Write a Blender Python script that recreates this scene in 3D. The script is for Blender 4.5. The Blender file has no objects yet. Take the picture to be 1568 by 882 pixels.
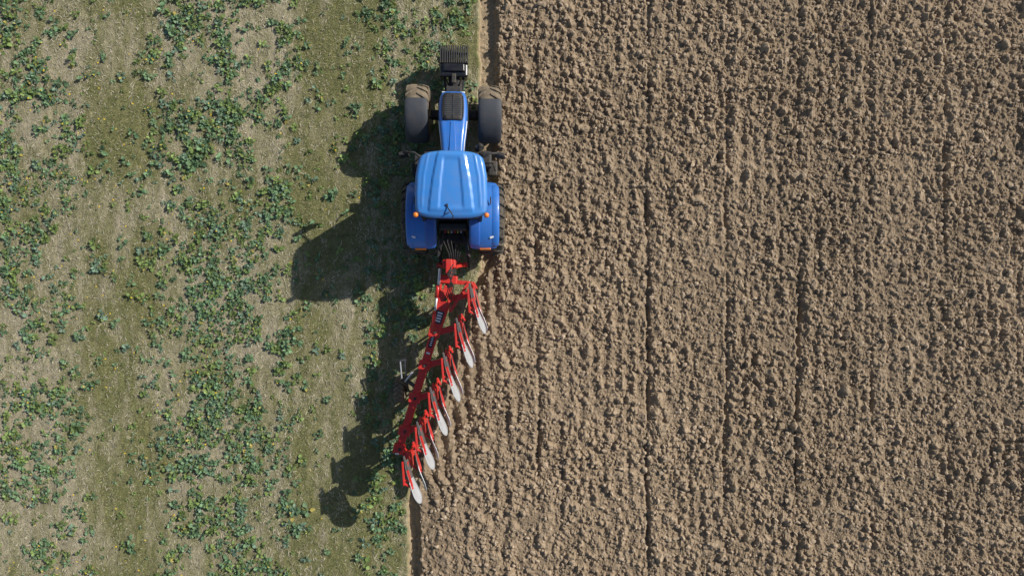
import bpy, math, numpy as np
from mathutils import Vector, Matrix
rng = np.random.default_rng(11)
scene = bpy.context.scene

# ------------------------------------------------------------------ helpers
def link(o, parent=None):
    scene.collection.objects.link(o)
    if parent is not None:
        o.parent = parent
    return o

def mesh_np(name, V, F, mat, cols=None, smooth=False, parent=None):
    V = np.ascontiguousarray(V, dtype=np.float32); F = np.ascontiguousarray(F, dtype=np.int32)
    me = bpy.data.meshes.new(name)
    me.vertices.add(len(V)); me.vertices.foreach_set('co', V.ravel())
    M, k = F.shape
    me.loops.add(M*k); me.loops.foreach_set('vertex_index', F.ravel())
    me.polygons.add(M); me.polygons.foreach_set('loop_start', np.arange(0, M*k, k, dtype=np.int32))
    me.update(calc_edges=True)
    me.polygons.foreach_set('use_smooth', np.full(M, smooth, dtype=bool))
    if cols is not None:
        a = me.color_attributes.new('Col', 'FLOAT_COLOR', 'POINT')
        c = np.ones((len(V), 4), dtype=np.float32); c[:, :3] = cols
        a.data.foreach_set('color', c.ravel())
    me.materials.append(mat)
    return link(bpy.data.objects.new(name, me), parent)

def mesh_py(name, V, F, mat, parent=None, smooth=False, bevel=0.0, solid=0.0, subsurf=0, seg=2):
    me = bpy.data.meshes.new(name)
    me.from_pydata([tuple(v) for v in V], [], F)
    me.validate(); me.update()
    for p in me.polygons: p.use_smooth = smooth
    me.materials.append(mat)
    o = link(bpy.data.objects.new(name, me), parent)
    if solid:
        m = o.modifiers.new('s', 'SOLIDIFY'); m.thickness = solid; m.offset = 0
    if subsurf:
        m = o.modifiers.new('u', 'SUBSURF'); m.levels = subsurf; m.render_levels = subsurf
    if bevel:
        m = o.modifiers.new('b', 'BEVEL'); m.width = bevel; m.segments = seg; m.limit_method = 'ANGLE'
    return o

def box(name, c, s, mat, parent=None, bevel=0.01, rot=(0, 0, 0), taper=1.0):
    V = []
    for z in (-.5, .5):
        k = taper if z > 0 else 1.0
        for x, y in ((-.5, -.5), (.5, -.5), (.5, .5), (-.5, .5)):
            V.append((x*s[0]*k, y*s[1]*k, z*s[2]))
    F = [(3, 2, 1, 0), (4, 5, 6, 7), (0, 1, 5, 4), (1, 2, 6, 5), (2, 3, 7, 6), (3, 0, 4, 7)]
    o = mesh_py(name, V, F, mat, parent, bevel=bevel)
    o.location = c; o.rotation_euler = rot
    return o

def beam(name, a, b, w, h, mat, parent=None, bevel=0.008, w2=None, h2=None):
    """rectangular bar from a to b (w horizontal width, h height)"""
    a = Vector(a); b = Vector(b); d = (b-a).normalized()
    up = Vector((0, 0, 1))
    if abs(d.z) > .95: up = Vector((0, 1, 0))
    s = d.cross(up).normalized(); u = s.cross(d).normalized()
    w2 = w if w2 is None else w2; h2 = h if h2 is None else h2
    V = []
    for p, ww, hh in ((a, w, h), (b, w2, h2)):
        for i, j in ((-1, -1), (1, -1), (1, 1), (-1, 1)):
            V.append(p + s*(i*ww/2) + u*(j*hh/2))
    F = [(3, 2, 1, 0), (4, 5, 6, 7), (0, 1, 5, 4), (1, 2, 6, 5), (2, 3, 7, 6), (3, 0, 4, 7)]
    return mesh_py(name, V, F, mat, parent, bevel=bevel)

def tube(name, pts, r, mat, parent=None, n=10, close=True):
    pts = [Vector(p) for p in pts]
    V = []; F = []
    prev = None
    for i, p in enumerate(pts):
        d = (pts[min(i+1, len(pts)-1)] - pts[max(i-1, 0)]).normalized()
        if prev is None:
            up = Vector((0, 0, 1)) if abs(d.z) < .9 else Vector((1, 0, 0))
            s = d.cross(up).normalized()
        else:
            s = (prev - d*prev.dot(d)).normalized()
        prev = s; u = d.cross(s)
        rr = r[i] if isinstance(r, (list, tuple)) else r
        for k in range(n):
            a = 2*math.pi*k/n
            V.append(p + s*(rr*math.cos(a)) + u*(rr*math.sin(a)))
    for i in range(len(pts)-1):
        for k in range(n):
            F.append((i*n+k, i*n+(k+1) % n, (i+1)*n+(k+1) % n, (i+1)*n+k))
    F.append(tuple(range(n-1, -1, -1))); F.append(tuple(range((len(pts)-1)*n, len(pts)*n)))
    o = mesh_py(name, V, F, mat, parent)
    for p in o.data.polygons:
        if len(p.vertices) == 4: p.use_smooth = True
    return o

def _h(a, b, seed):
    n = (a*374761393 + b*668265263 + seed*1442695041) & 0xffffffff
    n = ((n ^ (n >> 13))*1274126177) & 0xffffffff
    return ((n ^ (n >> 16)) & 0xffff)/65535.0
def vnoise(x, y, seed):
    xi = np.floor(x).astype(np.int64); yi = np.floor(y).astype(np.int64)
    xf = x-xi; yf = y-yi
    u = xf*xf*(3-2*xf); v = yf*yf*(3-2*yf)
    return (_h(xi, yi, seed)*(1-u)+_h(xi+1, yi, seed)*u)*(1-v)+(_h(xi, yi+1, seed)*(1-u)+_h(xi+1, yi+1, seed)*u)*v
def fbm(x, y, seed, octv=4, g=.5):
    s = 0; a = 1; t = 0
    for i in range(octv):
        s = s+a*vnoise(x*2**i+17.3*i, y*2**i+5.1*i, seed+i*7); t += a; a *= g
    return s/t
def sstep(a, b, x):
    t = np.clip((x-a)/(b-a), 0, 1); return t*t*(3-2*t)

# ------------------------------------------------------------------ materials
def mat_new(name):
    m = bpy.data.materials.new(name); m.use_nodes = True
    nt = m.node_tree; b = nt.nodes['Principled BSDF']
    return m, nt, b
def paint(name, col, rough=.35, metal=0, coat=0.0, dirt=.25, dirtcol=(.25, .19, .12), bump=.0, scale=6):
    m, nt, b = mat_new(name); N = nt.nodes; L = nt.links
    tc = N.new('ShaderNodeTexCoord')
    n = N.new('ShaderNodeTexNoise'); n.inputs['Scale'].default_value = scale; n.inputs['Detail'].default_value = 8; n.inputs['Roughness'].default_value = .65
    L.new(tc.outputs['Object'], n.inputs['Vector'])
    r = N.new('ShaderNodeMapRange'); r.inputs['From Min'].default_value = .42; r.inputs['From Max'].default_value = .75
    r.inputs['To Max'].default_value = dirt
    L.new(n.outputs['Fac'], r.inputs['Value'])
    mx = N.new('ShaderNodeMix'); mx.data_type = 'RGBA'
    mx.inputs['A'].default_value = (*col, 1); mx.inputs['B'].default_value = (*dirtcol, 1)
    L.new(r.outputs['Result'], mx.inputs['Factor']); L.new(mx.outputs['Result'], b.inputs['Base Color'])
    r2 = N.new('ShaderNodeMapRange'); r2.inputs['To Min'].default_value = rough; r2.inputs['To Max'].default_value = min(1, rough+.35)
    L.new(n.outputs['Fac'], r2.inputs['Value']); L.new(r2.outputs['Result'], b.inputs['Roughness'])
    b.inputs['Metallic'].default_value = metal
    b.inputs['Coat Weight'].default_value = coat; b.inputs['Coat Roughness'].default_value = .12
    if bump:
        n2 = N.new('ShaderNodeTexNoise'); n2.inputs['Scale'].default_value = 60
        L.new(tc.outputs['Object'], n2.inputs['Vector'])
        bp = N.new('ShaderNodeBump'); bp.inputs['Strength'].default_value = bump; bp.inputs['Distance'].default_value = .01
        L.new(n2.outputs['Fac'], bp.inputs['Height']); L.new(bp.outputs['Normal'], b.inputs['Normal'])
    return m
M_blue = paint('blue_paint', (.028, .165, .55), .24, coat=.6, dirt=.12)
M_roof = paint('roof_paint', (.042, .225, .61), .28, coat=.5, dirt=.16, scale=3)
M_dblue = paint('dark_blue_paint', (.018, .10, .40), .3, coat=.4, dirt=.15)
M_red = paint('red_paint', (.60, .024, .016), .35, coat=.25, dirt=.18)
M_black = paint('black_plastic', (.018, .018, .02), .5, dirt=.2)
M_gblack = paint('gloss_black', (.01, .01, .012), .15, coat=.6, dirt=.06)
M_grey = paint('dark_grey_plastic', (.040, .045, .055), .5, dirt=.10)
M_iron = paint('dark_iron', (.035, .033, .032), .5, metal=.3, dirt=.4)
M_steel = paint('polished_steel', (.60, .61, .63), .22, metal=.35, dirt=.35, dirtcol=(.2, .16, .12))
M_dsteel = paint('worn_steel', (.13, .12, .12), .45, metal=.4, dirt=.5, dirtcol=(.22, .17, .12))
M_tyre = paint('tyre_rubber', (.028, .027, .026), .75, dirt=.85, dirtcol=(.22, .17, .11), bump=.4, scale=9)
M_mud = paint('muddy_tyre', (.16, .125, .085), .85, dirt=.8, dirtcol=(.30, .235, .155), bump=.6, scale=12)
M_rim = paint('rim_grey', (.25, .25, .26), .4, metal=.3, dirt=.5)
M_glass = paint('cab_glass', (.01, .014, .018), .06, coat=.5, dirt=.05)
M_orange = paint('beacon_orange', (.85, .22, .02), .2, coat=.5, dirt=.02)
M_white = paint('white_decal_and_glint', (.75, .75, .75), .4, dirt=.15)
M_yellow = paint('yellow_decal', (.75, .5, .04), .4, dirt=.15)

def vcol_mat(name, rough, nscale, lo, hi, bump=0, bscale=50, bdist=.02, spec=.3, trans=0, detail=4):
    m, nt, b = mat_new(name); N = nt.nodes; L = nt.links
    at = N.new('ShaderNodeAttribute'); at.attribute_name = 'Col'
    geo = N.new('ShaderNodeNewGeometry')
    n = N.new('ShaderNodeTexNoise'); n.inputs['Scale'].default_value = nscale; n.inputs['Detail'].default_value = detail; n.inputs['Roughness'].default_value = .7
    L.new(geo.outputs['Position'], n.inputs['Vector'])
    r = N.new('ShaderNodeMapRange'); r.inputs['From Min'].default_value = .3; r.inputs['From Max'].default_value = .7
    r.inputs['To Min'].default_value = lo; r.inputs['To Max'].default_value = hi
    L.new(n.outputs['Fac'], r.inputs['Value'])
    v = N.new('ShaderNodeVectorMath'); v.operation = 'SCALE'
    L.new(at.outputs['Color'], v.inputs[0]); L.new(r.outputs['Result'], v.inputs['Scale'])
    L.new(v.outputs['Vector'], b.inputs['Base Color'])
    b.inputs['Roughness'].default_value = rough
    b.inputs['Specular IOR Level'].default_value = spec
    if trans:
        out = N['Material Output']
        tr = N.new('ShaderNodeBsdfTranslucent'); ms = N.new('ShaderNodeMixShader'); ms.inputs[0].default_value = trans
        L.new(v.outputs['Vector'], tr.inputs['Color'])
        L.new(b.outputs[0], ms.inputs[1]); L.new(tr.outputs[0], ms.inputs[2]); L.new(ms.outputs[0], out.inputs['Surface'])
    if bump:
        n2 = N.new('ShaderNodeTexNoise'); n2.inputs['Scale'].default_value = bscale; n2.inputs['Detail'].default_value = 3; n2.inputs['Roughness'].default_value = .7
        L.new(geo.outputs['Position'], n2.inputs['Vector'])
        bp = N.new('ShaderNodeBump'); bp.inputs['Strength'].default_value = bump; bp.inputs['Distance'].default_value = bdist
        L.new(n2.outputs['Fac'], bp.inputs['Height']); L.new(bp.outputs['Normal'], b.inputs['Normal'])
    return m
M_ground = vcol_mat('ground_soil', .95, 14, .76, 1.24, bump=.9, bscale=28, bdist=.035, spec=.1)
M_clod = vcol_mat('clod_soil', .95, 20, .8, 1.2, bump=.8, bscale=40, bdist=.02, spec=.1)
M_leaf = vcol_mat('leaf_green', .55, 12, .8, 1.2, spec=.3, trans=.12)
M_grass = vcol_mat('grass_blades', .7, 9, .85, 1.15, spec=.2)

# ------------------------------------------------------------------ ground
def boundary(y):   # x of the furrow wall between stubble and ploughed land
    b = np.interp(y, [-200, -9, -5.6, -5.2, -.1, .5, 200], [-2.90, -2.90, -2.88, -2.88, -1.14, -.93, -.93])
    return b + .06*(vnoise(y*1.3, y*0+3, 5)-.5) + .05*(vnoise(y*7, y*0+3, 6)-.5)
def floorw(y):
    return np.interp(y, [-200, -6.2, -5.2, 0, .8, 1.2, 200], [.22, .22, .10, .10, .26, .40, .40])

SP = .023
fx = np.arange(-4.2, 17.2, SP); fy = np.arange(-9.6, 9.6, SP)
def geo_out(start, end, n): return start+np.sign(end-start)*np.abs(end-start)*(np.linspace(0, 1, n+1)[1:]**3)
xs = np.concatenate([geo_out(-17.5, -450, 26)[::-1], np.arange(-17.5, -4.2, .07), fx, geo_out(fx[-1], 450, 26)])
ys = np.concatenate([geo_out(fy[0], -450, 26)[::-1], fy, geo_out(fy[-1], 450, 26)])
ix0 = 26+len(np.arange(-17.5, -4.2, .07)); iy0 = 26
X, Y = np.meshgrid(xs, ys)
B = boundary(Y); W = floorw(Y)
D = X-B
wall = sstep(-.03, .05, D)
bank = sstep(0, .18, D-W-.10*(fbm(Y*4, X*0, 8, 3)-.5))
H_left = .05*(fbm(X*1.2, Y*.5, 21)-.5)+.03*(fbm(X*9, Y*5, 22)-.5)
wob = .30*(fbm(X*.15, Y*.22, 31, 3)-.5)+.10*(fbm(X*2, Y*1.5, 32, 3)-.5)
XW = X+wob
grooves = [.70, 1.35, 3.76, 5.92, 7.90, 9.95, 12.0, 14.05, 16.1]
deps = [.08, .05, .12, .085, .10, .055, .06, .05, .06]
G = 0
for g, d in zip(grooves, deps):
    gm = np.clip(.2+2.4*(fbm(Y*.9+g*3, Y*0+g, 77, 3)-.33), 0, 1.25)
    G = G-d*gm*np.exp(-((XW-g)/.055)**2)+.35*d*np.exp(-((XW-g-.2)/.14)**2)
ph = 5*fbm(X*.4, Y*.2, 35, 2)
H_r = .05+G+.021*np.sin(XW*2*math.pi/.345+ph)*np.clip(.05+2.4*(fbm(X*1.6, Y*.8, 34, 3)-.32), 0, 1.3)
# oblique crumbly tilth left by the mouldboards
XO = X*.93-Y*.36; YO = X*.36+Y*.93
H_r += .10*(fbm(XO*3.0, YO*1.9, 41, 4, .62)-.5)+.10*(fbm(X*6.5, Y*5.2, 43, 4, .6)-.5)
fresh = sstep(-9.6, -5.5, Y)*(1-sstep(0.3, 1.1, Y))*(1-sstep(.8, 1.5, D))*sstep(.0, .1, D)
slices = np.sin((Y + 2.3*D)*2*math.pi/.862)
H_r += fresh*(.06*slices-.03)*sstep(-6.5, -5, Y)
nx, ny = len(fx), len(fy)
def splat(n, rlo, rhi, hw, seed, hk=.8):
    r_ = np.random.default_rng(seed)
    A = np.zeros(nx*ny, dtype=np.float32)
    cx = r_.uniform(-3.2, 17, n); cy = r_.uniform(-9.4, 9.4, n)
    rad = rlo+(rhi-rlo)*r_.random(n)**2.2
    gx = ((cx-fx[0])/SP).astype(int); gy = ((cy-fy[0])/SP).astype(int)
    off = np.arange(-hw, hw+1); OX, OY = np.meshgrid(off, off); OX = OX.ravel(); OY = OY.ravel()
    IX = gx[:, None]+OX; IY = gy[:, None]+OY
    ok = (IX >= 0) & (IX < nx) & (IY >= 0) & (IY < ny)
    IX = np.clip(IX, 0, nx-1); IY = np.clip(IY, 0, ny-1)
    dx = fx[IX]-cx[:, None]; dy = fy[IY]-cy[:, None]
    hgt = np.full(dx.shape, 9.)
    for k in range(6):
        th = r_.uniform(0, 2*math.pi, n) if k > 4 else (k*2*math.pi/5+r_.uniform(-.45, .45, n))
        ex = rad*r_.uniform(.6, 1.15, n); st = r_.uniform(.8, 2.2, n)
        hgt = np.minimum(hgt, st[:, None]*(ex[:, None]-(dx*np.cos(th)[:, None]+dy*np.sin(th)[:, None])))
    cap = rad*r_.uniform(.45, 1.0, n)*hk
    tx = r_.uniform(-.4, .4, n); ty = r_.uniform(-.4, .4, n)
    hgt = np.minimum(hgt, cap[:, None]+dx*tx[:, None]+dy*ty[:, None])
    hgt = np.where(ok, np.maximum(hgt, 0), 0)
    np.maximum.at(A, (IY*nx+IX).ravel(), hgt.ravel().astype(np.float32))
    return A.reshape(ny, nx)
C0 = splat(3000, .07, .17, 9, 2, .8); C1 = splat(26000, .03, .12, 6, 3, .95); C2 = splat(60000, .02, .055, 3, 4, 1.0)
CL = np.zeros_like(X); CL[iy0:iy0+ny, ix0:ix0+nx] = np.maximum(C0, np.maximum(C1, C2))
clodmask = bank*(1-.35*fresh)
clodmod = .45+1.3*fbm(X*.9, Y*.6, 55, 3)
H_r = H_r+CL*clodmod*clodmask
H_floor = -.17+.03*(fbm(X*4, Y*2, 61)-.5)+.4*CL*(vnoise(X*4, Y*3, 62) > .6)
H_plo = H_floor*(1-bank)+H_r*bank
H = H_left*(1-wall)+H_plo*wall

# colours
def c3(c): return np.array(c)[None, None, :]
px = X*55+784
nz = fbm(X*.8, Y*.45, 71, 4); nzs = fbm(X*7, Y*1.6, 72, 3)
bandg = np.interp(px, [-600, -60, 0, 110, 150, 215, 250, 300, 430, 465, 560, 590, 720], [.5, .8, .25, .35, .95, .9, .45, .35, .4, .9, .85, .6, .75])
gmask = np.clip(bandg+1.5*(nz-.5)+1.3*(nzs-.5), 0, 1)
c_tan = c3((.36, .31, .205)); c_ol = c3((.190, .182, .078))
cl = c_tan*(1-gmask[..., None])+c_ol*gmask[..., None]
cl = cl*(.7+.6*fbm(X*14, Y*9, 73, 2))[..., None]
vs = fbm(X*.35, Y*.25, 81, 3); vs2 = fbm(XW*5, Y*.9, 82, 3)
cr = c3((.335, .248, .162))*(.78+.38*vs+.26*(vs2-.5))[..., None]
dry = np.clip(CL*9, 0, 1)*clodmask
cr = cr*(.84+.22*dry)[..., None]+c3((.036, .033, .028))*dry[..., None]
cr = cr*(1-.16*fresh)[..., None]  # freshly turned soil, with the diagonal shadows by the plough painted into its tone
cf = c3((.38, .29, .185))*(.85+.3*vnoise(X*6, Y*3, 83))[..., None]
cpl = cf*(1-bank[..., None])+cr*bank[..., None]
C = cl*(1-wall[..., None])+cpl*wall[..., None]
V = np.stack([X, Y, H], -1).reshape(-1, 3)
nX, nY = len(xs), len(ys)
I = (np.arange(nY-1)[:, None]*nX+np.arange(nX-1)[None, :]).ravel()
F = np.stack([I, I+1, I+nX+1, I+nX], -1)
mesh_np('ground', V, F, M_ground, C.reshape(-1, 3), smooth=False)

def ground_z(x, y):
    i = np.clip(np.searchsorted(xs, x), 1, nX-1); j = np.clip(np.searchsorted(ys, y), 1, nY-1)
    return H[j, i]

# loose clods lying on the ploughed land
def ico():
    import bmesh
    bm = bmesh.new(); bmesh.ops.create_icosphere(bm, subdivisions=1, radius=1)
    v = np.array([q.co[:] for q in bm.verts]); f = np.array([[q.index for q in t.verts] for t in bm.faces]); bm.free(); return v, f
iv, iff = ico()
n = 20000
cx = rng.uniform(-3.1, 16.5, n); cy = rng.uniform(-9.3, 9.3, n)
dd = cx-boundary(cy); fw_ = floorw(cy)
keep = (dd > fw_+.02) | ((dd > .03) & (rng.random(n) < .3))
dens = fbm(cx*.9, cy*.6, 91, 3); keep &= rng.random(n) < .25+1.2*dens
cx = cx[keep]; cy = cy[keep]; n = len(cx)
r = .016+.060*rng.random(n)**3
sc = rng.uniform(.6, 1.25, (n, 1, 3))*r[:, None, None]
jit = 1+rng.uniform(-.3, .3, (n, len(iv), 1))
an = rng.uniform(0, 6.28, n); ca, sa = np.cos(an)[:, None], np.sin(an)[:, None]
P = iv[None]*jit*sc
Px = P[..., 0]*ca-P[..., 1]*sa+cx[:, None]; Py = P[..., 0]*sa+P[..., 1]*ca+cy[:, None]; Pz = P[..., 2]*.8+(ground_z(cx, cy)+r*.35)[:, None]
Vc = np.stack([Px, Py, Pz], -1).reshape(-1, 3)
Fc = (iff[None]+(np.arange(n)*len(iv))[:, None, None]).reshape(-1, 3)
cc = np.array([.385, .295, .205])[None]*rng.uniform(.8, 1.25, (n, 1)); cc = np.repeat(cc, len(iv), 0)
mesh_np('soil_clods', Vc, Fc, M_clod, cc)

# ------------------------------------------------------------------ grass
def gdens(x, y):
    p = x*55+784
    b = np.interp(p, [-600, -60, 0, 110, 150, 215, 250, 300, 430, 465, 560, 590, 720], [.5, .8, .38, .45, .95, .9, .45, .4, .45, .9, .85, .65, .75])
    return np.clip(b*.78+1.3*(fbm(x*.8, y*.45, 71, 4)-.5)+1.0*(fbm(x*7, y*1.6, 72, 3)-.5)+.5*(fbm(x*5, y*4, 74, 2)-.5), .06, 1)
n = 500000
gx_ = rng.uniform(-16.8, -.9, n); gy_ = rng.uniform(-9.4, 9.4, n)
k = (gx_ < boundary(gy_)-.03) & (rng.random(n) < gdens(gx_, gy_)*.9)
gx_ = gx_[k]; gy_ = gy_[k]; n = len(gx_)
az = rng.uniform(0, 6.283, n); el = rng.uniform(.15, 1.2, n); ln = rng.uniform(.03, .085, n); wd = rng.uniform(.003, .008, n)
gz = ground_z(gx_, gy_)
t = rng.random(n)
gcol = np.where((t < .66)[:, None], np.array([.185, .205, .070])[None]*rng.uniform(.6, 1.35, (n, 1)), np.array([.39, .35, .20])[None]*rng.uniform(.6, 1.2, (n, 1)))
gcol = np.where((t > .94)[:, None], np.array([.11, .17, .07])[None], gcol)
px_, py_ = -np.sin(az)*wd, np.cos(az)*wd
a = np.stack([gx_+px_, gy_+py_, gz-.004], -1); b_ = np.stack([gx_-px_, gy_-py_, gz-.004], -1)
c_ = np.stack([gx_+np.cos(az)*ln*np.cos(el), gy_+np.sin(az)*ln*np.cos(el), gz+ln*np.sin(el)], -1)
Vg = np.stack([a, b_, c_], 1).reshape(-1, 3); Fg = np.arange(n*3).reshape(-1, 3)
mesh_np('grass', Vg, Fg, M_grass, np.repeat(gcol, 3, 0))

# straw and stubble litter
n = 60000
sx = rng.uniform(-16.8, -.9, n); sy = rng.uniform(-9.4, 9.4, n)
k = (sx < boundary(sy)-.02) & (rng.random(n) < (1.1-gdens(sx, sy))*(.2+1.7*vnoise(sx*6, sy*.8, 105)))
sx = sx[k]; sy = sy[k]; n = len(sx)
az = rng.normal(1.57, .7, n); ln = rng.uniform(.014, .06, n); wd = rng.uniform(.002, .007, n); z = ground_z(sx, sy)+rng.uniform(.004, .03, n)
dx, dy = np.cos(az)*ln, np.sin(az)*ln; ex, ey = -np.sin(az)*wd, np.cos(az)*wd; tz = rng.uniform(-.012, .012, n)
Vs = np.stack([np.stack([sx-dx-ex, sy-dy-ey, z-tz], -1), np.stack([sx+dx-ex, sy+dy-ey, z+tz], -1), np.stack([sx+dx+ex, sy+dy+ey, z+tz], -1), np.stack([sx-dx+ex, sy-dy+ey, z-tz], -1)], 1).reshape(-1, 3)
sc_ = np.array([.56, .50, .36])[None]*rng.uniform(.6, 1.25, (n, 1))
mesh_np('straw_litter', Vs, np.arange(n*4).reshape(-1, 4), M_grass, np.repeat(sc_, 4, 0))

# ------------------------------------------------------------------ leafy cover crop
def leaf_template():
    s = np.array([0, .28, .45, .62, .82, 1.0]); w = np.array([.035, .05, .22, .30, .22, .03])
    pts = []
    for si, wi in zip(s, w):
        for q in (-1, 0, 1): pts.append((si, q*wi, abs(q)*wi))
    f = []
    for i in range(5):
        for j in range(2):
            f.append((i*3+j, i*3+j+1, (i+1)*3+j+1, (i+1)*3+j))
    return np.array(pts), np.array(f)
lt, lf = leaf_template()
def pdens(x, y):
    p = x*55+784
    b = np.interp(p, [-600, -150, -60, 0, 60, 125, 150, 215, 240, 295, 430, 455, 480, 555, 580, 650, 700, 730], [.3, .6, .3, .78, .7, .45, .10, .12, .45, 1, 1, .35, .07, .14, .7, .8, .4, .3])
    c = fbm(x*1.5, y*1.1, 101, 3)
    return b*np.clip((c-.34)*4.2, .12, 1.0)
n = 18000
qx = rng.uniform(-16.6, -.9, n); qy = rng.uniform(-9.4, 9.4, n)
rowx = np.round(qx/.27)*.27; qx = np.where(rng.random(n) < .7, rowx+rng.normal(0, .05, n), qx)
k = (qx < boundary(qy)-.1) & (rng.random(n) < pdens(qx, qy))
qx = qx[k]; qy = qy[k]; n = len(qx)
size = (.06+.12*rng.random(n)**1.3)*(.7+.6*fbm(qx*.8, qy*.8, 103, 2))
nl = rng.integers(6, 12, n)
pid = np.repeat(np.arange(n), nl); m = len(pid)
order = np.concatenate([np.arange(q) for q in nl])/np.repeat(nl, nl)
la = rng.uniform(0, 6.28, n)[pid]+order*2.4*11+rng.normal(0, .25, m)
ll = size[pid]*(1.15-.65*order)*rng.uniform(.7, 1.2, m)
el = .25+.9*order+rng.normal(0, .15, m)
roll = rng.normal(0, .35, m); droop = rng.uniform(.3, 1.0, m)*(1.1-order*.5)
S = lt[None, :, 0]; Wd = lt[None, :, 1]*rng.uniform(.75, 1.15, m)[:, None]
wav = rng.uniform(-.06, .06, (m, len(lt)))
up = S*np.sin(el)[:, None]-droop[:, None]*S**2*.5+.25*lt[None, :, 2]+wav*(S > .3)+Wd*np.sin(roll)[:, None]
fw = S*np.cos(el)[:, None]
sd = Wd*np.cos(roll)[:, None]+wav*.5
lx = qx[pid][:, None]+ll[:, None]*(fw*np.cos(la)[:, None]-sd*np.sin(la)[:, None])
ly = qy[pid][:, None]+ll[:, None]*(fw*np.sin(la)[:, None]+sd*np.cos(la)[:, None])
lz = np.maximum(ground_z(qx, qy)[pid][:, None]+.02+ll[:, None]*up+.05*order[:, None]*size[pid][:, None]/.15, ground_z(qx, qy)[pid][:, None]+.006)
Vl = np.stack([lx, ly, lz], -1).reshape(-1, 3)
Fl = (lf[None]+(np.arange(m)*len(lt))[:, None, None]).reshape(-1, 4)
base = np.array([.125, .205, .100])[None]*rng.uniform(.7, 1.3, (n, 1))
hue = rng.random(n)
base = np.where((hue < .35)[:, None], np.array([.17, .235, .07])[None]*rng.uniform(.7, 1.2, (n, 1)), base)
base = np.where((hue > .88)[:, None], np.array([.15, .225, .15])[None], base)
lc = base[pid]*rng.uniform(.75, 1.25, (m, 1))
old = rng.random(m) < .025; lc[old] = (.36, .30, .08)
mid = np.where(lt[:, 1] == 0, 1.25, .95)[None, :, None]
mesh_np('cover_crop_plants', Vl, Fl, M_leaf, (lc[:, None, :]*mid).reshape(-1, 3), smooth=True)

# small yellow wild flowers
n = 420
wx = rng.uniform(-15, -4, n); wy = rng.uniform(-9, 9, n); k = rng.random(n) < np.interp(wx, [-15, -10, -8, -4], [.9, .8, .3, .15]); wx = wx[k]; wy = wy[k]; n = len(wx)
ang = np.arange(6)/6*6.283; rr = rng.uniform(.012, .026, n)
Vf = np.stack([wx[:, None]+rr[:, None]*np.cos(ang), wy[:, None]+rr[:, None]*np.sin(ang), np.repeat((ground_z(wx, wy)+.13)[:, None], 6, 1)+.008*np.array([0, 1, 0, 1, 0, 1])], -1).reshape(-1, 3)
mesh_np('wild_flowers', Vf, np.arange(n*6).reshape(-1, 6), M_grass, np.repeat(np.array([.75, .50, .03])[None], n*6, 0))

# ------------------------------------------------------------------ tractor
T = bpy.data.objects.new('tractor', None); link(T)
T.location = (-1.59, 1.83, -.05); T.rotation_euler = (0, math.radians(3), 0)

def wheel(prefix, cx, cy, R, w, rimR, nlug, mat, parent, side, cz=None):
    cz = R if cz is None else cz
    prof = [(-w*.38, rimR), (-w*.48, rimR+.04), (-w*.5, (R+rimR)/2), (-w*.47, R-.12), (-w*.38, R-.05), (0, R-.03), (w*.38, R-.05), (w*.47, R-.12), (w*.5, (R+rimR)/2), (w*.48, rimR+.04), (w*.38, rimR)]
    n = 48; V = []; F = []
    for i in range(n):
        a = 2*math.pi*i/n
        for x, r_ in prof: V.append((x, r_*math.cos(a), r_*math.sin(a)))
    kk = len(prof)
    for i in range(n):
        for j in range(kk-1):
            F.append((i*kk+j, i*kk+j+1, ((i+1) % n)*kk+j+1, ((i+1) % n)*kk+j))
    tyre = mesh_py(prefix+'_tyre', V, F, mat, parent, smooth=True); tyre.location = (cx, cy, cz)
    V = []; F = []
    for i in range(nlug):
        for s in (-1, 1):
            a0 = 2*math.pi*(i+(.5 if s > 0 else 0))/nlug
            da = .13*w/.6*.95/R*1.3
            secs = [(0.02*s, a0, R-.04, R), (s*w*.25, a0-da*.55, R-.05, R), (s*w*.46, a0-da, R-.12, R-.03), (s*w*.505, a0-da*1.1, R-.2, R-.14)]
            th = .035/R
            b0 = len(V)
            for x, a, r0, r1 in secs:
                for rr_, t_ in ((r0, -th*1.3), (r0, th*1.3), (r1, th*.8), (r1, -th*.8)):
                    V.append((x, rr_*math.sin(a+t_), rr_*math.cos(a+t_)))
            for q in range(3):
                for e in range(4):
                    F.append((b0+q*4+e, b0+q*4+(e+1) % 4, b0+(q+1)*4+(e+1) % 4, b0+(q+1)*4+e))
            F.append((b0, b0+1, b0+2, b0+3)); F.append((b0+12, b0+13, b0+14, b0+15))
    lug = mesh_py(prefix+'_lugs', V, F, mat, parent); lug.location = (cx, cy, cz)
    V = []; F = []
    prof2 = [(w*.38*side, rimR+.004), (w*.30*side, rimR-.03), (side*w*.08, rimR-.05), (side*w*.08, rimR*.45), (side*w*.25, rimR*.33), (side*w*.27, .01)]
    n = 32; kk = len(prof2)
    for i in range(n):
        a = 2*math.pi*i/n
        for x, r_ in prof2: V.append((x, r_*math.cos(a), r_*math.sin(a)))
    for i in range(n):
        for j in range(kk-1):
            F.append((i*kk+j, i*kk+j+1, ((i+1) % n)*kk+j+1, ((i+1) % n)*kk+j))
    rim = mesh_py(prefix+'_rim', V, F, M_rim, parent, smooth=True, solid=.012); rim.location = (cx, cy, cz)

for s, nm in ((-1, 'left'), (1, 'right')):
    wheel('rear_wheel_'+nm, s*1.0, 0, .96, .64, .53, 20, M_tyre, T, s)
    wheel('front_wheel_'+nm, s*.95, 2.83, .75, .61, .36, 18, M_mud, T, s)

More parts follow.
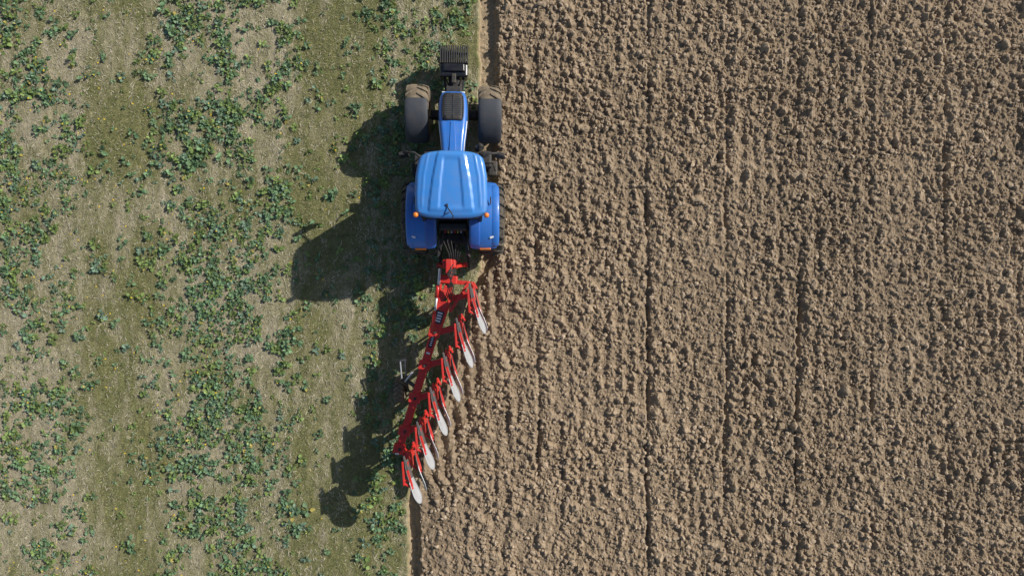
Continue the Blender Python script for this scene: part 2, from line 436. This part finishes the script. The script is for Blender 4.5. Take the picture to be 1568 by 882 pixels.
def arc_fender(name, xc, hw, cy, cz, R, a0, a1, mat, thick=.03, curl=.07, n=18, crown=.03):
    us = [-1, -.97, -.85, -.5, 0, .5, .85, .97, 1]
    V = []; F = []
    for i in range(n+1):
        f = i/n; a = a0+(a1-a0)*f
        endk = 1-.10*max(0, (abs(f-.5)-.40)/.10)**2
        for u in us:
            rr_ = R+crown*(1-u*u)-curl*(1 if abs(u) == 1 else 0)-(.012 if abs(u) == .97 else 0)
            V.append((xc+hw*u*endk, cy+rr_*math.sin(a), cz+rr_*math.cos(a)))
    k_ = len(us)
    for i in range(n):
        for j in range(k_-1): F.append((i*k_+j, i*k_+j+1, (i+1)*k_+j+1, (i+1)*k_+j))
    return mesh_py(name, V, F, mat, T, smooth=True, solid=thick, bevel=.006)
D2R = math.radians
for s, nm in ((-1, 'left'), (1, 'right')):
    arc_fender('rear_fender_'+nm, s*.78, .36, 0, .95, 1.02, D2R(-52), D2R(57), M_blue, crown=.035)
    arc_fender('rear_fender_extension_'+nm, s*1.06, .10, 0, .95, 1.035, D2R(-46), D2R(48), M_blue, crown=.02, curl=.05)
    arc_fender('rear_fender_inner_'+nm, s*.56, .12, 0, .95, 1.075, D2R(-44), D2R(30), M_dblue, crown=.01, curl=.06)
    arc_fender('front_fender_'+nm, s*.95, .285, 2.78, .74, .81, D2R(-72), D2R(18), M_grey, crown=.012, curl=.04)
    beam('front_fender_stay_'+nm, (s*.60, 2.7, .8), (s*.9, 2.62, 1.50), .05, .05, M_black, T)
    box('tail_light_'+nm, (s*.82, -.83, 1.60), (.28, .05, .08), M_orange, T, rot=(D2R(-30), 0, 0))
    box('fender_light_'+nm, (s*.98, -.55, 1.86), (.10, .05, .03), M_white, T, rot=(D2R(28), 0, D2R(20*s)))
    box('fender_handle_'+nm, (s*.95, .35, 2.02), (.03, .2, .02), M_black, T)

# chassis, axles
box('rear_axle_housing', (0, 0, .95), (1.3, .42, .42), M_iron, T, bevel=.05)
box('transmission', (0, .9, .95), (.5, 2.0, .6), M_iron, T, bevel=.05)
box('engine_block', (0, 2.3, 1.1), (.50, 1.5, .7), M_iron, T, bevel=.04)
box('front_axle', (0, 2.80, .72), (1.25, .24, .22), M_iron, T, bevel=.04)
box('front_support', (0, 3.25, .85), (.42, .5, .35), M_black, T, bevel=.03)
box('fuel_tank', (-.60, 1.25, .85), (.42, 1.05, .6), M_black, T, bevel=.08)
box('battery_box', (.60, 1.35, .85), (.42, .75, .55), M_black, T, bevel=.06)
for q in range(4):
    box('step_%d' % q, (-.92, 1.25, .45+.28*q), (.30, .30, .03), M_black, T)
    box('right_step_%d' % q, (.90, 1.35, .45+.28*q), (.26, .26, .03), M_black, T)
tube('handrail', [(-.98, 1.4, .6), (-1.02, 1.42, 1.2), (-.85, 1.42, 1.9), (-.75, 1.4, 2.0)], .016, M_black, T)

# hood
secs = [
    (3.24, .20, 1.42, 1.0), (3.20, .30, 1.56, .92), (3.10, .345, 1.63, .90), (2.89, .375, 1.70, .95), (2.60, .375, 1.79, 1.0), (2.40, .365, 1.85, 1.05),
    (2.15, .335, 1.90, 1.1), (1.85, .30, 1.94, 1.15), (1.55, .28, 1.97, 1.2), (1.30, .27, 1.98, 1.2)]
V = []; F = []
shape = [(-1, 0), (-1.02, .45), (-1, .78), (-.93, .92), (-.78, .985), (-.55, .975), (-.3, .99), (0, 1.0), (.3, .99), (.55, .975), (.78, .985), (.93, .92), (1, .78), (1.02, .45), (1, 0)]
for y_, w_, zt, zb in secs:
    for a_, b2 in shape:
        V.append((a_*w_, y_, zb+(zt-zb)*b2))
k_ = len(shape)
for i in range(len(secs)-1):
    for j in range(k_-1): F.append((i*k_+j, i*k_+j+1, (i+1)*k_+j+1, (i+1)*k_+j))
F.append(tuple(range(k_)))
mesh_py('hood', V, F, M_blue, T, smooth=True, subsurf=1)
def ztop(y_):
    return float(np.interp(y_, [1.3, 1.55, 1.85, 2.15, 2.4, 2.6, 2.89, 3.1, 3.2, 3.24], [1.98, 1.97, 1.94, 1.90, 1.85, 1.79, 1.70, 1.63, 1.56, 1.42]))
V = []; F = []
ysp = [3.15, 3.05, 2.9, 2.75, 2.6, 2.5, 2.40]; hw = [.21, .265, .28, .285, .28, .27, .25]
for y_, w_ in zip(ysp, hw):
    for a_ in (-1, -.5, 0, .5, 1): V.append((a_*w_, y_, ztop(y_)+.014))
for i in range(len(ysp)-1):
    for j in range(4): F.append((i*5+j, i*5+j+1, (i+1)*5+j+1, (i+1)*5+j))
mesh_py('hood_vent_panel', V, F, M_black, T, smooth=True, solid=.012)
for q in range(9):
    y_ = 2.98-.055*q
    box('vent_slat_%d' % q, (0, y_, ztop(y_)+.026), (.44, .022, .012), M_grey, T, bevel=.003, rot=(D2R(-17), 0, 0))
beam('hood_vent_rib', (0, 3.1, ztop(3.1)+.03), (0, 2.45, ztop(2.45)+.03), .025, .014, M_gblack, T)
for s in (-1, 1):
    beam('vent_rail', (s*.255, 3.05, ztop(3.05)+.024), (s*.255, 2.45, ztop(2.45)+.026), .02, .012, M_gblack, T)
    tube('hood_side_glint', [(s*.352, 2.4, 1.72), (s*.33, 2.15, 1.77), (s*.292, 1.85, 1.82), (s*.272, 1.55, 1.85)], .014, M_white, T)  # white tube painted in as the glint along the hood side
    box('hood_side_grille', (s*.372, 2.62, 1.35), (.02, .75, .38), M_black, T)
    box('headlight', (s*.22, 3.235, 1.32), (.16, .04, .10), M_white, T, bevel=.015)
beam('hood_crease', (0, 2.36, 1.872), (0, 1.6, 1.982), .10, .006, M_blue, T, w2=.16)

# front weight carrier and weights
box('weight_carrier', (0, 3.62, .78), (.30, .5, .22), M_black, T, bevel=.03)
for s in (-1, 1):
    beam('front_link_arm', (s*.2, 3.3, .72), (s*.25, 3.78, .78), .07, .12, M_black, T)
    tube('front_lift_ram', [(s*.13, 3.3, 1.0), (s*.2, 3.7, .86)], .035, M_iron, T)
box('weight_body', (0, 3.93, .80), (.74, .36, .42), M_gblack, T, bevel=.05)
box('weight_top', (0, 3.98, 1.04), (.56, .2, .06), M_gblack, T, bevel=.025)
for q in range(13):
    box('weight_slab_%d' % q, (-.354+.059*q, 4.33, .80), (.040, .46, .50), M_black, T, bevel=.01)
box('weight_slab_bar', (0, 4.13, .97), (.72, .07, .07), M_black, T, bevel=.01)
box('weight_front_bar', (0, 4.44, .74), (.70, .05, .08), M_iron, T, bevel=.01)
box('weight_hook', (0, 3.70, 1.0), (.12, .25, .10), M_iron, T, bevel=.02)

# cab
def frus(name, lo, hi, mat):
    V = [(lo[0], lo[2], lo[4]), (lo[1], lo[2], lo[4]), (lo[1], lo[3], lo[4]), (lo[0], lo[3], lo[4]), (hi[0], hi[2], hi[4]), (hi[1], hi[2], hi[4]), (hi[1], hi[3], hi[4]), (hi[0], hi[3], hi[4])]
    F = [(3, 2, 1, 0), (4, 5, 6, 7), (0, 1, 5, 4), (1, 2, 6, 5), (2, 3, 7, 6), (3, 0, 4, 7)]
    return mesh_py(name, V, F, mat, T, bevel=.03)
frus('cab_floor', (-.6, .6, -.2, 1.4, 1.1), (-.62, .62, -.22, 1.42, 1.42), M_black)
frus('cab_glass', (-.68, .68, -.22, 1.36, 1.42), (-.70, .70, -.02, 1.22, 2.78), M_glass)
for s in (-1, 1):
    for ya, yb in ((1.38, 1.24), (.55, .55), (-.22, -.02)):
        beam('cab_pillar', (s*.69, ya, 1.42), (s*.71, yb, 2.80), .07, .07, M_black, T)
# roof
nu, nv = 61, 61
V = []; F = []
for j in range(nv):
    v = j/(nv-1)          # 0 rear, 1 front
    hwid = np.interp(v, [0, .05, .15, .35, .62, .85, .95, 1], [.80, .835, .855, .86, .845, .785, .75, .70])
    for i in range(nu):
        u = -1+2*i/(nu-1)
        y_ = -.17+1.58*v
        if v > .8: y_ -= .10*abs(u)**4*(v-.8)/.2
        if v < .2: y_ += (.10*abs(u)**5-.02*(1-u*u))*(.2-v)/.2
        e = 1-abs(u); ev = min(v, 1-v)*1.8
        edge = (max(0, 1-e/.10))**2*.07+(max(0, 1-ev/.12))**2*.07
        z_ = 2.93+.05*(1-u*u)+.03*(1-(2*v-1)**2)-edge
        rl = .62-.22*v
        z_ += .035*(1-float(sstep(rl, rl+.035, abs(u))))*float(sstep(.06, .14, v))
        rl2 = .20+.14*(1-v)
        z_ -= .028*(1-float(sstep(rl2, rl2+.035, abs(u))))*float(sstep(.10, .2, v))*float(1-sstep(.84, .93, v))
        z_ += .018*math.exp(-((abs(u)-(.82-.1*v))/.022)**2)*float(sstep(.1, .2, v))
        V.append((hwid*u, y_, z_))
for j in range(nv-1):
    for i in range(nu-1): F.append((j*nu+i, j*nu+i+1, (j+1)*nu+i+1, (j+1)*nu+i))
per = [i for i in range(nu)]+[j*nu+nu-1 for j in range(1, nv)]+[(nv-1)*nu+i for i in range(nu-2, -1, -1)]+[j*nu for j in range(nv-2, 0, -1)]
b0 = len(V)
for p in per: V.append((V[p][0]*.985, .62+(V[p][1]-.62)*.985, 2.77))
for q in range(len(per)):
    q2 = (q+1) % len(per); F.append((per[q2], per[q], b0+q, b0+q2))
F.append(tuple(b0+q for q in range(len(per))))
mesh_py('cab_roof', V, F, M_roof, T, smooth=True)
for s in (-1, 1):
    box('roof_work_light', (s*.55, 1.36, 2.80), (.2, .08, .09), M_black, T, bevel=.02)
    box('rear_work_light', (s*.55, -.15, 2.80), (.18, .07, .09), M_black, T, bevel=.02)
    box('roof_screw_a', (s*.66, .22, 2.962), (.02, .09, .012), M_black, T, bevel=.003, rot=(0, 0, s*.5))
    box('roof_screw_b', (s*.60, .98, 2.972), (.018, .06, .012), M_black, T, bevel=.003, rot=(0, 0, s*.5))
    tube('beacon_base', [(s*.835, -.11, 2.72), (s*.835, -.11, 2.88)], .045, M_black, T, 14)
    tube('beacon', [(s*.835, -.11, 2.88), (s*.835, -.11, 2.95), (s*.835, -.11, 2.985), (s*.835, -.11, 3.0)], [.062, .062, .05, .02], M_orange, T, 16)
    tube('mirror_arm', [(s*.70, 1.28, 2.62), (s*.90, 1.42, 2.60), (s*1.16, 1.44, 2.52)], .028, M_black, T)
    box('mirror', (s*1.17, 1.42, 2.33), (.24, .09, .40), M_black, T, bevel=.025, rot=(0, 0, s*D2R(-12)))
tube('antenna', [(-.10, .12, 3.02), (-.06, .02, 3.07), (.0, -.06, 3.11), (.05, -.14, 3.08), (.04, -.22, 3.02)], .014, M_black, T)
tube('antenna_base', [(-.10, .12, 2.97), (-.10, .12, 3.04)], .03, M_black, T)
tube('antenna_stub', [(-.02, -.05, 2.97), (-.14, -.10, 3.12)], .010, M_black, T)
tube('exhaust_pipe', [(.66, 1.62, 1.2), (.66, 1.62, 2.45), (.68, 1.60, 2.62), (.72, 1.52, 2.70)], .065, M_iron, T, 14)
tube('exhaust_shield', [(.66, 1.62, 1.35), (.66, 1.62, 2.15)], .10, M_black, T, 14)
box('air_filter_box', (.85, 1.45, 1.55), (.28, .42, .35), M_black, T, bevel=.06)
box('right_tool_box', (1.02, 1.28, 1.25), (.26, .40, .22), M_iron, T, bevel=.05)
tube('grab_bar', [(.72, 1.3, 1.9), (1.0, 1.3, 1.95), (1.08, 1.15, 1.7)], .018, M_iron, T)
box('left_cab_step_guard', (-.88, 1.45, 1.5), (.22, .25, .06), M_black, T, bevel=.02)

# rear linkage
box('hitch_block', (0, -.42, 1.05), (.55, .5, .55), M_iron, T, bevel=.05)
box('rear_panel', (0, -.28, 1.62), (.72, .18, .5), M_black, T, bevel=.04)
for s in (-1, 1):
    beam('lift_arm', (s*.22, -.35, 1.42), (s*.38, -.95, 1.30), .08, .11, M_iron, T)
    tube('lift_rod', [(s*.38, -.93, 1.30), (s*.42, -.98, .68)], .03, M_steel, T)
    beam('lower_link', (s*.28, -.3, .6), (s*.40, -1.30, .62), .06, .12, M_iron, T)
    tube('lift_ram', [(s*.30, -.3, .8), (s*.36, -.85, 1.25)], .04, M_steel, T)
tube('top_link', [(0, -.6, 1.25), (0, -1.25, 1.22)], .035, M_iron, T)
for q in range(6):
    x_ = -.2+.08*q
    tube('hydraulic_hose_%d' % q, [(x_, -.36, 1.5), (x_*1.2, -.65, 1.62-.03*q), (x_*.7+.03, -.95, 1.50), (x_*.4-.02, -1.3, 1.35)], .014, M_black, T, 8)
    box('coupler_%d' % q, (x_, -.39, 1.55), (.04, .07, .05), [M_red, M_yellow, M_steel][q % 3], T, bevel=.006)

# ------------------------------------------------------------------ plough
PL = bpy.data.objects.new('reversible_plough', None); link(PL)
b_a = Vector((-1.66, .05, 1.08)); b_b = Vector((-2.98, -4.28, 1.02))
def on_beam(t_): return b_a.lerp(b_b, t_)
box('headstock', (-1.62, .62, 1.0), (.34, .22, .9), M_red, PL, bevel=.03)
box('headstock_top', (-1.62, .55, 1.46), (.16, .38, .14), M_red, PL, bevel=.02)
beam('headstock_cross', (-2.02, .62, .62), (-1.2, .62, .62), .12, .14, M_red, PL)
beam('turnover_yoke_left', (-1.95, .62, .65), (-1.78, .55, 1.35), .07, .08, M_red, PL)
beam('turnover_yoke_right', (-1.28, .62, .65), (-1.46, .55, 1.35), .07, .08, M_red, PL)
tube('turnover_shaft', [(-1.62, .62, 1.05), (-1.66, .0, 1.08)], .10, M_iron, PL, 18)
box('swivel_carrier', (-1.66, .22, 1.10), (.46, .22, .22), M_red, PL, bevel=.03, rot=(0, 0, -.1))
tube('turnover_ram', [(-1.86, .50, 1.36), (-1.92, .02, 1.22)], .04, M_steel, PL)
tube('turnover_ram_body', [(-1.92, .08, 1.23), (-1.97, -.25, 1.16)], .055, M_red, PL)
box('valve_block', (-1.50, .42, 1.38), (.12, .14, .10), M_iron, PL)
for q in range(4):
    tube('plough_hose_%d' % q, [(-1.60+.03*q, .6, 1.5), (-1.5-.05*q, .35, 1.58), (-1.62+.04*q, .05, 1.42), (-1.74+.05*q, -.3, 1.26)], .012, M_black, PL, 8)
beam('pivot_arm_right', (-1.50, .16, 1.12), (-1.10, .12, 1.14), .11, .10, M_red, PL)
beam('pivot_arm_left', (-1.86, .2, 1.12), (-1.93, -.30, 1.10), .09, .10, M_red, PL)
beam('parallel_link', (-1.12, .14, 1.22), (-1.62, -.62, 1.24), .08, .07, M_red, PL)
tube('width_ram', [(-1.95, -.12, 1.18), (-2.02, -.75, 1.18)], .03, M_steel, PL)
tube('width_ram_body', [(-2.02, -.60, 1.18), (-2.07, -1.15, 1.17)], .05, M_red, PL)
beam('main_beam', b_a, b_b, .22, .18, M_red, PL, bevel=.015, w2=.19, h2=.15)
beam('beam_sleeve', on_beam(.03), on_beam(.27), .36, .22, M_red, PL, bevel=.02, w2=.30)
def decal(name, t0, t1, w_, off, mat, zo):
    a = on_beam(t0)+Vector((off, 0, zo)); b = on_beam(t1)+Vector((off, 0, zo)); beam(name, a, b, w_, .004, mat, PL, bevel=0)
decal('decal_plate', .15, .225, .20, .0, M_gblack, .116)
for q in range(4): decal('decal_letter_%d' % q, .158+.016*q, .167+.016*q, .13, 0, M_white, .121)
decal('decal_strip', .30, .37, .10, 0, M_gblack, .095)
for q in range(5): decal('decal_small_%d' % q, .305+.012*q, .311+.012*q, .05, 0, M_white, .100)
decal('decal_yellow', .075, .09, .10, .04, M_yellow, .118)
decal('decal_yellow_b', .25, .26, .08, -.05, M_yellow, .116)
decal('decal_white', .40, .41, .10, 0, M_white, .094)

def mould(name, ox, oy, zc, sg, s0, s1, mat):
    """curved mouldboard; sg=+1 upper set (share edge up), -1 lower set"""
    n_s, n_t = 14, 6
    V = []; F = []
    for i in range(n_s+1):
        s_ = s0+(s1-s0)*i/n_s
        k = math.sqrt(max(0.02, 1-((s_-.70)/.305)**2)) if s_ > .70 else 1.0
        for j in range(n_t+1):
            t_ = .5+(j/n_t-.5)*k
            hh = .42
            z_ = zc+sg*(.40-hh*t_*(.55+.45*min(1, s_*3+.25)))
            x_ = ox+.02+.34*s_**1.3+(.03+.11*float(sstep(.35, .9, s_)))*(t_-.4)-.03*math.sin(t_*3.14)
            y_ = oy-.12-1.02*s_+.12*t_*(1-s_)-.05*t_*s_
            z_ += sg*-.13*s_**2
            V.append((x_, y_, z_))
    for i in range(n_s):
        for j in range(n_t): F.append((i*(n_t+1)+j, i*(n_t+1)+j+1, (i+1)*(n_t+1)+j+1, (i+1)*(n_t+1)+j))
    return mesh_py(name, V, F, mat, PL, smooth=True, solid=.014)

for i in range(6):
    ox = -1.04-.327*i; oy = .0-.862*i
    bp = on_beam(min(.985, (0.05-(oy-.30))/4.33)) if i < 5 else on_beam(.985)
    beam('beam_clamp_%d' % i, bp+Vector((.02, .12, 0)), bp+Vector((-.03, -.12, 0)), .30, .23, M_red, PL, bevel=.02)
    beam('side_arm_%d' % i, bp+Vector((.05, 0, .0)), (ox-.02, oy-.16, 1.08), .17, .14, M_red, PL, bevel=.015, w2=.14)
    tube('pivot_bolt_%d' % i, [bp+Vector((.02, 0, .10)), bp+Vector((.02, 0, .15))], .04, M_iron, PL, 8)
    box('leg_bracket_%d' % i, (ox, oy-.16, 1.08), (.14, .40, .22), M_red, PL, bevel=.02, rot=(0, 0, .1))
    for sg, nm in ((1, 'upper'), (-1, 'lower')):
        zc = 1.08+sg*.48
        beam('%s_leg_%d_a' % (nm, i), (ox, oy-.18, 1.08+sg*.08), (ox+.01, oy-.10, 1.08+sg*.42), .06, .16, M_red, PL)
        beam('%s_leg_%d_b' % (nm, i), (ox+.01, oy-.10, 1.08+sg*.40), (ox+.03, oy-.20, 1.08+sg*.80), .06, .14, M_red, PL)
        mould('%s_mouldboard_%d' % (nm, i), ox, oy, zc+sg*.02, sg, .42, 1.0, M_steel)
        mould('%s_shin_%d' % (nm, i), ox, oy, zc+sg*.02, sg, 0, .415, M_dsteel)
        zz = 1.08+sg*.80
        beam('%s_landside_%d' % (nm, i), (ox-.06, oy-.02, zz+sg*.05), (ox-.02, oy-.62, zz+sg*.03), .05, .10, M_red, PL)
        beam('%s_share_%d' % (nm, i), (ox-.03, oy+.12, zz+sg*.08), (ox+.06, oy-.24, zz+sg*.05), .04, .05, M_dsteel, PL, w2=.09)
        beam('%s_stay_%d' % (nm, i), (ox-.02, oy-.58, zz+sg*.02), (ox+.20, oy-.72, zz-sg*.02), .05, .05, M_red, PL)
        beam('%s_frog_%d' % (nm, i), (ox+.02, oy-.12, zz+sg*.04), (ox+.17, oy-.66, zz+sg*.01), .065, .03, M_red, PL, w2=.07)
        for q in range(3):
            beam('%s_brace_%d_%d' % (nm, i, q), (ox-.04, oy-.22-.13*q, zz+sg*.03), (ox+.06+.045*q, oy-.26-.14*q, zz+sg*.02), .035, .03, M_red, PL)
    for sg in (1, -1):
        beam('skimmer_stem_%d' % i, (ox+.0, oy-.02, 1.08), (ox+.02, oy+.10, 1.08+sg*.50), .045, .05, M_red, PL)
        beam('skimmer_blade_%d' % i, (ox+.0, oy+.16, 1.08+sg*.52), (ox+.10, oy-.02, 1.08+sg*.50), .04, .16, M_red, PL)

# depth wheel with forked arm
wheel('depth_wheel', -3.06, -2.80, .34, .30, .18, 16, M_mud, PL, -1, cz=.34)
beam('wheel_arm', (-2.52, -2.62, 1.0), (-2.82, -2.45, .80), .09, .10, M_iron, PL)
beam('wheel_arm_b', (-2.82, -2.45, .80), (-2.84, -2.80, .36), .06, .09, M_iron, PL)
tube('wheel_axle', [(-2.80, -2.80, .34), (-3.16, -2.80, .34)], .035, M_iron, PL)
beam('wheel_fork_a', (-2.80, -2.45, .84), (-2.84, -1.90, .92), .035, .06, M_grey, PL)
beam('wheel_fork_b', (-2.93, -2.42, .84), (-2.96, -1.92, .92), .03, .05, M_steel, PL)
beam('wheel_fork_c', (-2.98, -1.92, .92), (-2.80, -1.90, .92), .05, .06, M_grey, PL)
beam('wheel_fork_d', (-2.98, -2.42, .84), (-2.78, -2.45, .84), .06, .07, M_iron, PL)
tube('wheel_ram', [(-2.60, -2.20, 1.0), (-2.84, -2.48, .86)], .03, M_steel, PL)
box('beam_end', tuple(b_b), (.20, .16, .2), M_red, PL, bevel=.02)
box('beam_end_light', tuple(b_b+Vector((-.03, -.05, .12))), (.10, .04, .04), M_white, PL)

# ------------------------------------------------------------------ light, sky, camera
elev = math.radians(33.5); azv = Vector((.884, .467)).normalized()
to_sun = Vector((azv.x*math.cos(elev), azv.y*math.cos(elev), math.sin(elev)))
sd_ = bpy.data.lights.new('sun', 'SUN'); sd_.energy = 5.0; sd_.angle = math.radians(.5); sd_.color = (1, .965, .90)
so = bpy.data.objects.new('sun', sd_); link(so); so.rotation_euler = to_sun.to_track_quat('Z', 'Y').to_euler(); so.location = (10, 5, 12)
w = bpy.data.worlds.new('World'); scene.world = w; w.use_nodes = True
nt = w.node_tree; sky = nt.nodes.new('ShaderNodeTexSky'); sky.sky_type = 'NISHITA'; sky.sun_disc = False
sky.sun_elevation = elev; sky.sun_rotation = math.atan2(azv.x, azv.y)
nt.links.new(sky.outputs[0], nt.nodes['Background'].inputs[0]); nt.nodes['Background'].inputs[1].default_value = .09
cam = bpy.data.cameras.new('camera'); cam.sensor_width = 36; cam.lens = 24; cam.clip_end = 1500
co = bpy.data.objects.new('camera', cam); link(co); co.location = (0, 0, 19); co.rotation_euler = (0, 0, 0)
scene.camera = co
scene.view_settings.view_transform = 'Standard'; scene.view_settings.look = 'None'; scene.view_settings.exposure = 0
